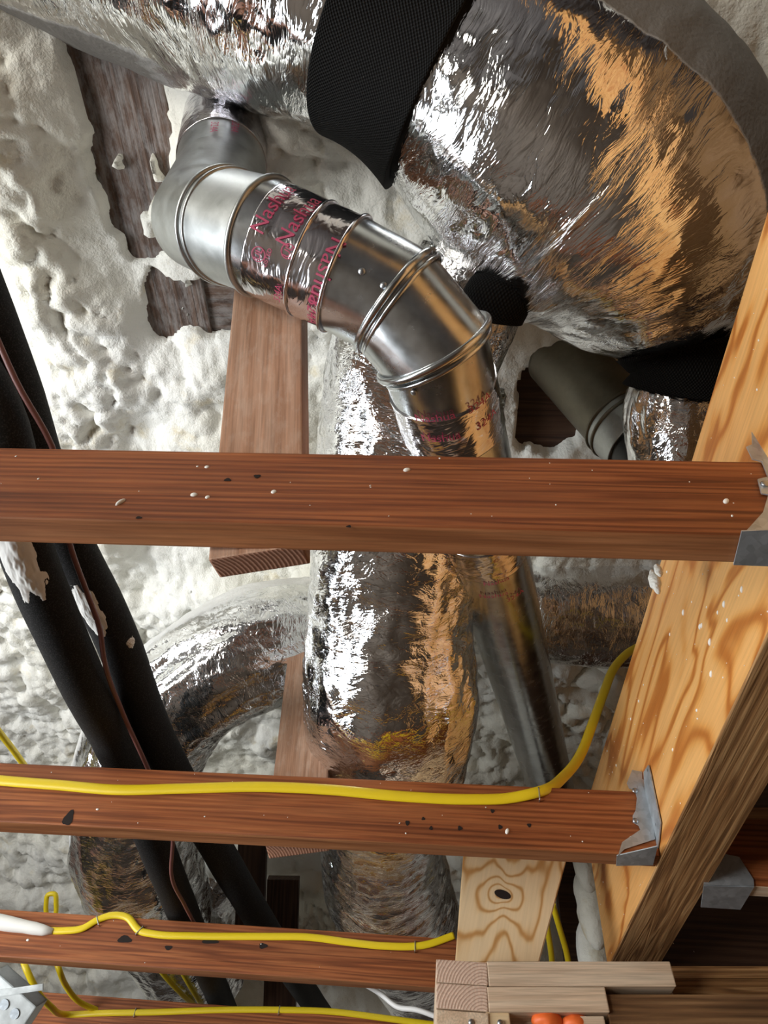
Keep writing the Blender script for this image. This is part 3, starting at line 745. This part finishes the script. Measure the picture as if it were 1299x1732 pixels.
for (tx, px, py, sz, ang) in (('324A', 362, 215, .018, 0), ('324A', 397, 215, .018, 0), ('UL', 372, 262, .012, 0), ('UL', 400, 258, .012, 0)):
    wrapmesh(tx, A0, A1, .0800, px, py, sz, ang, tp2)

# second, dusty pipe behind
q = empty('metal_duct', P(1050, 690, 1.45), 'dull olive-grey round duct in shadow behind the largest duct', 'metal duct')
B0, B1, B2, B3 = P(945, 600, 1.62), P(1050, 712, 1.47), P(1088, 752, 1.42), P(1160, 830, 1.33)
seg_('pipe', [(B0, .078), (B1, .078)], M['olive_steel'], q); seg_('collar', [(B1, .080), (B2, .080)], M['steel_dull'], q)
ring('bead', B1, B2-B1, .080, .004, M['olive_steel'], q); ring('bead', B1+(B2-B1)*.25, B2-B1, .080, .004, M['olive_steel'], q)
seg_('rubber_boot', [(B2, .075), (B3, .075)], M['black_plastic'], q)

# ------------------------------------------------------------------ black insulated refrigerant lines
RL = []
def rline(pts, label, r=.0385):
    o = tube('insulated_pipe', [(P(x, y, d), r) for x, y, d in pts], M['rubber'], None, 120, 40,
             lambda T, TH, R_, X: .0012*fbm(T*14, np.cos(TH), np.sin(TH), 2, 60))
    RL.append(spline([(*P(x, y, d), r) for x, y, d in pts], 120)[0]); return tag(o, label, 'insulated pipe')
rline([(-500, -100, 1.15), (-150, 480, 1.0), (0, 720, 1.0), (30, 880, 1.04), (120, 1110, 1.18), (200, 1270, 1.41), (280, 1470, 1.66), (330, 1590, 1.95), (390, 1730, 2.45)], 'left black foam-insulated pipe with a white overspray patch')
rline([(-400, -150, 1.25), (-60, 430, 1.05), (20, 640, 1.08), (90, 860, 1.14), (180, 1040, 1.26), (265, 1250, 1.50), (370, 1440, 1.74), (460, 1590, 2.02), (560, 1740, 2.65)], 'right black foam-insulated pipe beneath the brown wire')
cb = cable('thermostat_wire', [P(-420, -100, 1.08), P(-200, 240, 1.0), P(-20, 540, .96), P(30, 650, .97), P(88, 755, 1.0), P(118, 920, 1.06), P(150, 1010, 1.12), P(168, 1060, 1.14), P(175, 1110, 1.17), P(205, 1200, 1.29), P(250, 1300, 1.38), P(292, 1410, 1.52), P(290, 1480, 1.58), P(312, 1530, 1.68), P(345, 1590, 1.80)], M['brown_cable'], .0042)
tag(cb, 'thin brown wire winding down along the black pipes', 'wire')
def patch(px, py, rx, ry, ang, k_, label, seed):
    # a smear that clings to the pipe: pipe surface plus a lumpy thickness that dies away at a ragged rim
    S_ = RL[k_]; i_ = int(np.argmin([ray(px, py).normalized().cross(V(q[:3])-CAM).length for q in S_])); A, B = V(S_[i_-1][:3]), V(S_[i_+1][:3])
    N = 44; p0, n0 = cyl_hit(px, py, A, B, .0385); ax_ = (B-A).normalized(); tn = ax_.cross(n0); base = A+ax_*(p0-A).dot(ax_)
    U, W_ = np.meshgrid(np.linspace(-1, 1, N), np.linspace(-1, 1, N), indexing='ij')
    rr = np.sqrt(U*U+W_*W_)+.45*fbm(U*2.2, W_*2.2, seed*3.1, 4, seed)
    th = .0045*(1-rr*1.12)+.0022*fbm(U*5, W_*9, seed, 4, seed+5)*np.clip(1.2-rr, 0, 1)
    bm = bmesh.new(); g = {}
    for i in range(N):
        for j in range(N):
            q = W_[i, j]*rx/.0385; u = U[i, j]*ry; t_ = max(th[i, j], -.002)
            g[i, j] = bm.verts.new(ax_*u + (n0*math.cos(q)+tn*math.sin(q))*(.0385+t_))
    for i in range(N-1):
        for j in range(N-1): bm.faces.new((g[i, j], g[i+1, j], g[i+1, j+1], g[i, j+1]))
    return tag(bm_obj('overspray_foam', bm, M['foam_drop'], None, Matrix.Translation(base), True), label, 'foam')
patch(40, 968, .030, .055, .45, 0, 'white foam smear on the left black pipe', 1)
patch(150, 1035, .022, .060, .5, 1, 'white foam smear on the right black pipe under the brown wire', 2)
patch(222, 1088, .010, .012, .5, 1, 'tiny foam blob on the outer side of the right black pipe', 3)

# ------------------------------------------------------------------ yellow cables and staples
def jf(J, px, py, off=.004): return onplane(px, py, J['A']-J['n']*off, J['n'])
ny = J2['n']
p2 = [jf(J2, x, y) for x, y in ((-700,1290),(-300,1302),(-60,1314),(0,1320),(100,1328),(200,1336),(300,1334),(450,1331),(560,1336),(680,1347),(800,1352),(860,1350),(912,1339))]
zt = H+BH
p2 += [P(955, 1312, 1.33), P(985, 1270, 1.43), P(1003, 1222, 1.50), P(1022, 1170, 1.58), P(1040, 1128, 1.66), P(1068, 1100, 1.72), P(1110, 1085, 1.78)]
o = tube('electrical_cable', [(p, .0098) for p in p2], M['yellow'], None, 260, 20, squash=((0, 1, 0), .5)); tag(o, 'long bright yellow cable along the middle joist, rising to the beam', 'cable')
p3 = [jf(J3, x, y) for x, y in ((80,1574),(110,1574),(140,1570),(165,1556),(190,1548),(214,1551),(236,1574),(262,1580),(330,1583),(450,1584),(520,1585),(600,1595),(650,1600),(720,1598),(768,1582))]
o = tube('electrical_cable', [(p, .0082) for p in p3], M['yellow'], None, 240, 16, squash=((0, 1, 0), .55)); tag(o, 'yellow cable stapled with a hump along the third joist', 'cable')
o = tube('foam_coated_cable', [(jf(J3, x, y, .006), r) for x, y, r in ((-500,1505,.007),(-200,1535,.010),(-60,1550,.016),(0,1560,.017),(40,1567,.015),(80,1574,.010),(90,1575,.006))], M['foam_drop'], None, 40, 20,
         lambda T, TH, R_, X: .002*fbm(T*30, np.cos(TH), np.sin(TH), 2, 61)); tag(o, 'white foam-covered end of cable at the left of the third joist', 'cable')
p4 = [jf(J4, x, y) for x, y in ((118,1716),(160,1714),(260,1712),(380,1708),(470,1708),(560,1711),(650,1722),(740,1734))]
p4 = [P(30, 1590, 2.05), P(45, 1640, 1.95), P(62, 1675, 1.95), P(85, 1702, 2.0)] + p4
o = tube('electrical_cable', [(p, .0085) for p in p4], M['yellow'], None, 200, 16, squash=((0, 1, 0), .6)); tag(o, 'yellow cable along the bottom-most joist, from the steel box', 'cable')
for pts, lab in (([(-500,900,1.6),(-200,1080,1.6),(-40,1190,1.7),(0,1240,1.75),(22,1268,1.8),(45,1300,1.85),(80,1350,2.0)], 'yellow cable crossing the foam at the left edge above the second joist'),
                 ([(80,1560,2.4),(78,1530,2.4),(82,1513,2.4),(92,1512,2.4),(95,1530,2.4),(93,1560,2.4)], 'small yellow cable loop in front of foam above the third joist'),
                 ([(262,1630,2.3),(285,1658,2.35),(308,1682,2.4),(335,1705,2.5),(360,1725,2.6)], 'left of two yellow cables crossing below the third joist'),
                 ([(300,1630,2.3),(318,1662,2.35),(335,1690,2.4),(348,1712,2.5),(360,1740,2.6)], 'right of two yellow cables crossing below the third joist'),
                 ([(85,1590,2.1),(100,1640,2.0),(112,1668,2.05),(135,1695,2.1),(180,1712,2.15),(215,1712,2.2)], 'yellow cable looping out of the steel box to the bottom joist'),
                 ([(922,1520,1.9),(926,1570,1.9),(932,1610,1.9),(936,1660,1.9)], 'left yellow cable behind the knotty pine board'),
                 ([(935,1530,1.85),(948,1575,1.85),(958,1610,1.85),(966,1660,1.85)], 'right yellow cable behind the knotty pine board')):
    tag(cable('electrical_cable', [P(*q) for q in pts], M['yellow'], .0078), lab, 'cable')
tag(cable('white_cable', [P(600, 1655, 1.75), P(645, 1682, 1.75), P(672, 1703, 1.72), P(705, 1708, 1.7), P(745, 1722, 1.68)], M['white_cable'], .006), 'white cable curling beside the stacked end-grain blocks', 'cable')
def staple(J, px, py, ang, label):
    c = jf(J, px, py, .0085); d = J['d']; up = V((0, 0, 1)); n = -J['n']
    dirv = up*math.cos(ang)+d*math.sin(ang); w_ = .011
    bm = bmesh.new(); pts = [c-dirv*w_-n*.008, c-dirv*w_, c+dirv*w_, c+dirv*w_-n*.008]
    o = tube('cable_staple', [(p, .0012) for p in pts], M['nail'], None, 16, 8, linear=True); tag(o, label, 'staple')
staple(J2, 912, 1342, .0, 'metal staple on the long yellow cable near its bend up')
staple(J3, 165, 1557, -.6, 'metal staple left of the cable hump')
staple(J3, 236, 1573, .6, 'metal staple right of the cable hump')
staple(J3, 702, 1600, .0, 'metal staple near the pine board on the third joist')
staple(J4, 228, 1712, .0, 'left metal staple on the bottom joist cable')
staple(J4, 472, 1708, .0, 'right metal staple on the bottom joist cable')

# ------------------------------------------------------------------ framing at the lower right
YW = 1.40
wl = V((1, 0, 0)); 
def wallbox(x0, y0, x1, y1, name, label, m, mend, Yf=YW, dep=.089, cat='board', end_front=False, slope=None, parent=None, bev=.002):
    """lumber whose front face (facing the camera) spans pixels (x0,y0)-(x1,y1) on plane Y=Yf"""
    n = (0, 1, 0); pt = (0, Yf, 0)
    a = onplane(x0, y0, pt, n); b = onplane(x1, y0, pt, n); c = onplane(x0, y1, pt, n)
    xd = (b-a); L = xd.length; zd = (a-c); Hh = abs(zd.dot(V((0, 0, 1)))) 
    if end_front:   # long axis away from the camera
        mw = frame((0, 1, 0), (0, 0, 1), V((b.x, Yf, c.z)))       # y local = z x x = -X
        o = lumber(name, mw, dep, L, Hh, m, mend, parent=parent, bev=bev)
    else:
        mw = frame(xd, (0, 0, 1), c)
        o = lumber(name, mw, L, dep, Hh, m, mend, parent=parent, bev=bev)
    return tag(o, label, cat)
wallbox(738, 1622, 824, 1661, 'end_grain_block', 'top end-grain lumber block of the left stack below the pine board', M['pale'], M['end_pale'], dep=.3, end_front=True, cat='block')
wallbox(738, 1662, 824, 1705, 'end_grain_block', 'middle end-grain lumber block with round rings in the left stack', M['pale'], M['end_pale'], dep=.3, end_front=True, cat='block')
wallbox(738, 1707, 826, 1780, 'end_grain_block', 'lowest lumber block of the left stack, with a nail, at the bottom edge', M['pale'], M['pale'], dep=.3, end_front=True, cat='block')
wallbox(827, 1626, 1137, 1668, 'top_plate', 'upper pale top plate board under the foot of the beam', M['pale'], M['pale'])
wallbox(827, 1669, 1027, 1712, 'top_plate', 'lower pale top plate board with dark smudges', M['pale'], M['pale'])
wallbox(829, 1707, 869, 1800, 'wall_stud', 'narrow yellowish stud below the plates with a nail head', M['pine'], M['pale'], Yf=YW+.004, cat='stud')
wallbox(869, 1710, 1000, 1800, 'backing_board', 'pale backing board behind the orange lumps', M['pale'], M['pale'], Yf=YW+.05, dep=.03)
wallbox(995, 1719, 1036, 1800, 'wall_stud', 'pale stud right of the orange lumps', M['pale'], M['pale'], Yf=YW+.004, cat='stud')
wallbox(1032, 1682, 1500, 1732, 'timber_plate', 'rough brown timber plate at the lower right corner', M['brown_rough'], M['brown_rough'], Yf=YW+.01)
wallbox(1036, 1733, 1500, 1800, 'timber_plate', 'brown timber below the rough plate at the very bottom right', M['brown_rough'], M['brown_rough'], Yf=YW+.02)
wallbox(1140, 1634, 1500, 1655, 'laminated_strip', 'thin laminated brown strip right of the beam foot', M['lam'], M['lam'], Yf=YW+.10)
wallbox(1140, 1656, 1500, 1684, 'laminated_strip', 'thicker laminated brown strip above the rough brown timber', M['lam'], M['lam'], Yf=YW+.09)
for (px, py, lab) in ((797, 1729, 'nail head in the lowest end block'), (846, 1730, 'nail head in the narrow yellow stud')):
    bm = bmesh.new(); bmesh.ops.create_uvsphere(bm, u_segments=12, v_segments=8, radius=.005, matrix=Matrix.Diagonal((1, 1, .6, 1)))
    p = onplane(px, py, (0, YW-.001, 0), (0, 1, 0)); tag(bm_obj('nail', bm, M['nail'], None, Matrix.Translation(p) @ Matrix.Rotation(math.pi/2, 4, 'X'), True), lab, 'nail')
for (px, py, r, lab) in ((926, 1728, .021, 'left orange lump under the pale plates'), (975, 1733, .020, 'right orange lump under the pale plates')):
    bm = bmesh.new(); bmesh.ops.create_icosphere(bm, subdivisions=4, radius=1, matrix=Matrix.Diagonal((r*1.25, r*.9, r*.75, 1)))
    for v in bm.verts: v.co *= 1+.12*float(fbm(np.array(v.co.x*70), np.array(v.co.y*70), np.array(v.co.z*70), 2, 5))
    tag(bm_obj('orange_plug', bm, M['orange'], None, Matrix.Translation(onplane(px, py, (0, YW+.02, 0), (0, 1, 0))), True), lab, 'plug')
# knotty pine board standing behind the second joist
pl = (0, 1.50, 0)
a, b_, c, d_ = [onplane(x, y, pl, (0, 1, 0)) for x, y in ((770, 1628), (912, 1628), (784, 1440), (962, 1440))]
kn = onplane(850, 1513, pl, (0, 1, 0))
bm = bmesh.new()
lean = ((c-a).normalized()+(d_-b_).normalized()).normalized()
mwp = frame(lean, (b_-a), kn); iv = mwp.inverted()
top = .20
loc = [iv @ q for q in (a, b_, d_, c)]
e1 = (loc[2]-loc[1]).normalized(); e0 = (loc[3]-loc[0]).normalized()
loc[2] = loc[2]+e1*.06; loc[3] = loc[3]+e0*.06
yv = (mwp.to_3x3() @ V((0, 1, 0))); sg = 1 if yv.y > 0 else -1
fv = [bm.verts.new((q.x, 0, q.z)) for q in loc]; bv = [bm.verts.new((q.x, .038*sg, q.z)) for q in loc]
bm.faces.new(fv); bm.faces.new(bv[::-1])
for i in range(4): bm.faces.new((fv[i], bv[i], bv[(i+1)%4], fv[(i+1)%4]))
bmesh.ops.bevel(bm, geom=bm.edges[:], offset=.002, segments=2, affect='EDGES')
f = bm.faces.new([bm.verts.new((.0085*math.cos(k*math.tau/20), -.0008*sg, .0165*math.sin(k*math.tau/20))) for k in range(20)]); f.material_index = 1
o = bm_obj('pine_board', bm, [M['pine'], M['hole']], None, mwp); tag(o, 'pale knotty pine board with a dark oval knot hole', 'board')

# ------------------------------------------------------------------ right of the beam: next bay
def farjoist(p0, p1, zb, hh, th, label, m):
    A, B = onz(*p0, zb), onz(*p1, zb); d = (B-A).normalized()
    o = lumber('ceiling_joist', frame(d, (0, 0, 1), A), (B-A).length, th, hh, m, None, m); return tag(o, label, 'joist')
xr = mwb.translation.x+BW
hp = onz(1240, 1497, H); Yh = hp.y; xr = b0.x + (Yh-b0.y)*bd.x/bd.y + BW/abs(bd.y) + .012; xo = xr
o = lumber('ceiling_joist', frame((1, 0, 0), (0, 0, 1), V((xr, Yh, H))), 1.6, .038, .15, M['red_wood'], None, M['pale']); tag(o, 'dark red joist with a pale underside on the far side of the beam', 'joist')
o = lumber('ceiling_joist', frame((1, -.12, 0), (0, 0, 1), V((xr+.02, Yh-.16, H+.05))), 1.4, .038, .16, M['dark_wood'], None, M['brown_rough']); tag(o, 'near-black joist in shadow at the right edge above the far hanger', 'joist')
def far_hanger():
    pn = V((0, 1, 0)); pt = V((0, Yh-.003, 0))
    e = empty('joist_hanger', hp, 'zinc joist hanger on the shadowed right side of the beam', 'joist hanger')
    plate('side_plate', [onplane(x, y, pt, pn) for x, y in ((1190,1495),(1200,1440),(1250,1450),(1274,1488),(1275,1499),(1190,1497))], .0016, (0, -1, 0), M['hanger'], e)
    plate('seat', [onz(x, y, H-.002) for x, y in ((1190,1497),(1275,1499),(1252,1537),(1185,1533))], .0016, (0, 0, -1), M['hanger'], e)
far_hanger()
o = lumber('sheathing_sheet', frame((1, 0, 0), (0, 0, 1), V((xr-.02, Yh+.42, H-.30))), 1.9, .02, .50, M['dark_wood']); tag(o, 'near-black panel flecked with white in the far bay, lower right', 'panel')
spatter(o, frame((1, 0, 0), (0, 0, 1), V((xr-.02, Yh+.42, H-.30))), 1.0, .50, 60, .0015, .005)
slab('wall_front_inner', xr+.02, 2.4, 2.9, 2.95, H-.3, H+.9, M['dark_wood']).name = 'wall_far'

# dark posts low in the background
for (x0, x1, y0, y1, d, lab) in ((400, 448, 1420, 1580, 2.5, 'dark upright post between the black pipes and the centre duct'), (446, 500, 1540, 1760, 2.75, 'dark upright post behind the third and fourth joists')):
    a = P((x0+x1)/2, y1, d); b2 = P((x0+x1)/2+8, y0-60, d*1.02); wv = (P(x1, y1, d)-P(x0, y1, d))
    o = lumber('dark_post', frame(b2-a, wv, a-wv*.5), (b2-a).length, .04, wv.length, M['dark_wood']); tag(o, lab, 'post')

# ------------------------------------------------------------------ steel electrical box, lower left
def ebox():
    c = P(35, 1690, 1.75); d = J3['d']; n = J3['n']
    e = empty('junction_box', c, 'grey steel electrical box with knockouts at the lower left corner', 'electrical box')
    mw = frame((V((1, 0, 0))*.86 + V((0, .25, -.42))), V((.3, -.5, .8)), c-V((.12, 0, .03)))
    bm = bmesh.new(); box_bm(bm, 0, .14, 0, .003, 0, .10); box_bm(bm, 0, .14, .05, .053, 0, .10); box_bm(bm, 0, .003, 0, .053, 0, .1); box_bm(bm, .137, .14, 0, .053, 0, .1); box_bm(bm, 0, .14, 0, .053, .097, .1)
    bm_obj('box_shell', bm, M['steel_dull'], e, mw)
    for k in range(3):
        bm = bmesh.new(); bmesh.ops.create_cone(bm, cap_ends=True, segments=28, radius1=.012, radius2=.0115, depth=.003)
        bm_obj('knockout', bm, M['hanger'], e, mw @ Matrix.Translation((.035+.035*k, -.0015, .06)) @ Matrix.Rotation(math.pi/2, 4, 'X'))
    bm = bmesh.new(); box_bm(bm, -.05, .19, -.006, -.003, .02, .034); bm_obj('mounting_bar', bm, M['steel_dull'], e, mw @ Matrix.Rotation(-.7, 4, 'Y'))
ebox()

# ------------------------------------------------------------------ foam lumps by the beam and collar round the roof stub
def lump(name, blobs_, label, amp=.012, fr=14., m=None):
    bm = bmesh.new(); c = P(*blobs_[0][:3])
    for (px, py, d, r, sx, sy_, sz) in blobs_:
        bmesh.ops.create_icosphere(bm, subdivisions=4, radius=r, matrix=Matrix.Translation(P(px, py, d)-c) @ Matrix.Diagonal((sx, sy_, sz, 1)))
    o = bm_obj(name, bm, m or M['foam'], None, Matrix.Translation(c), True); me = o.data
    co = np.zeros(len(me.vertices)*3); me.vertices.foreach_get('co', co); co = co.reshape(-1, 3); nn = co/np.maximum(np.linalg.norm(co, axis=1)[:, None], 1e-5)
    co += nn*(amp*fbm(co[:, 0]*fr, co[:, 1]*fr, co[:, 2]*fr, 4, 3)*2)[:, None]; me.vertices.foreach_set('co', co.ravel())
    return tag(o, label, 'foam')
lump('foam_lump', [(975, 1140, 2.2, .05, 1.3, .8, .6), (1010, 1150, 2.15, .055, 1.2, .8, .7), (1040, 1170, 2.1, .05, .9, .9, 1.2), (1030, 1130, 2.15, .05, 1, 1, .8)], 'white foam lump under the crosswise duct by the rising yellow cable')
lump('foam_lump', [(1000, 1530, 2.2, .085, .6, .6, 1.5), (1005, 1610, 2.2, .09, .6, .6, 1.2), (990, 1450, 2.2, .08, .5, .6, 1.3)], 'white foam between the pine board and the foot of the beam')
lump('foam_lump', [(1108, 985, .98, .011, .6, .6, 2.2), (1113, 965, .98, .008, .6, .6, 1.6)], 'small foam smear on the upper edge of the beam', .003, 60.)
# smooth foam cone round the taped stub
cc = P(392, 150, 1.46)
ca_ = (A0-A1).normalized()
o = tube('foam_collar', [(A0-ca_*.03, .090), (A0, .102), (A0+ca_*.07, .14), (A0+ca_*.15, .26)], M['foam'], None, 60, 90,
         lambda T, TH, R_, X: .02*fbm(T*6, np.cos(TH)*1.5, np.sin(TH)*1.5, 3, 22), caps=False)
tag(o, 'smooth foam collar around the taped duct stub at the roof', 'foam')
GR = {'joist': 'ceiling joists', 'brace': 'upright braces behind the joists', 'insulated duct': 'foil-jacketed flexible ducts', 'metal duct': 'rigid round metal ducts', 'joist hanger': 'zinc joist hangers',
      'insulated pipe': 'black foam-insulated pipes', 'cable': 'cables run over the joists', 'staple': 'cable staples', 'block': 'end-grain blocks of the left stack', 'duct tie': 'black duct ties', 'nail': 'nail heads in the lower framing',
      'plug': 'orange lumps under the plates', 'post': 'dark posts in the background', 'foam': 'loose foam pieces', 'stud': 'studs under the top plates'}
for o in COL.objects:
    if o.parent is None and o.get('category') in GR: o['group'] = GR[o['category']]
print('done', len(bpy.data.objects))
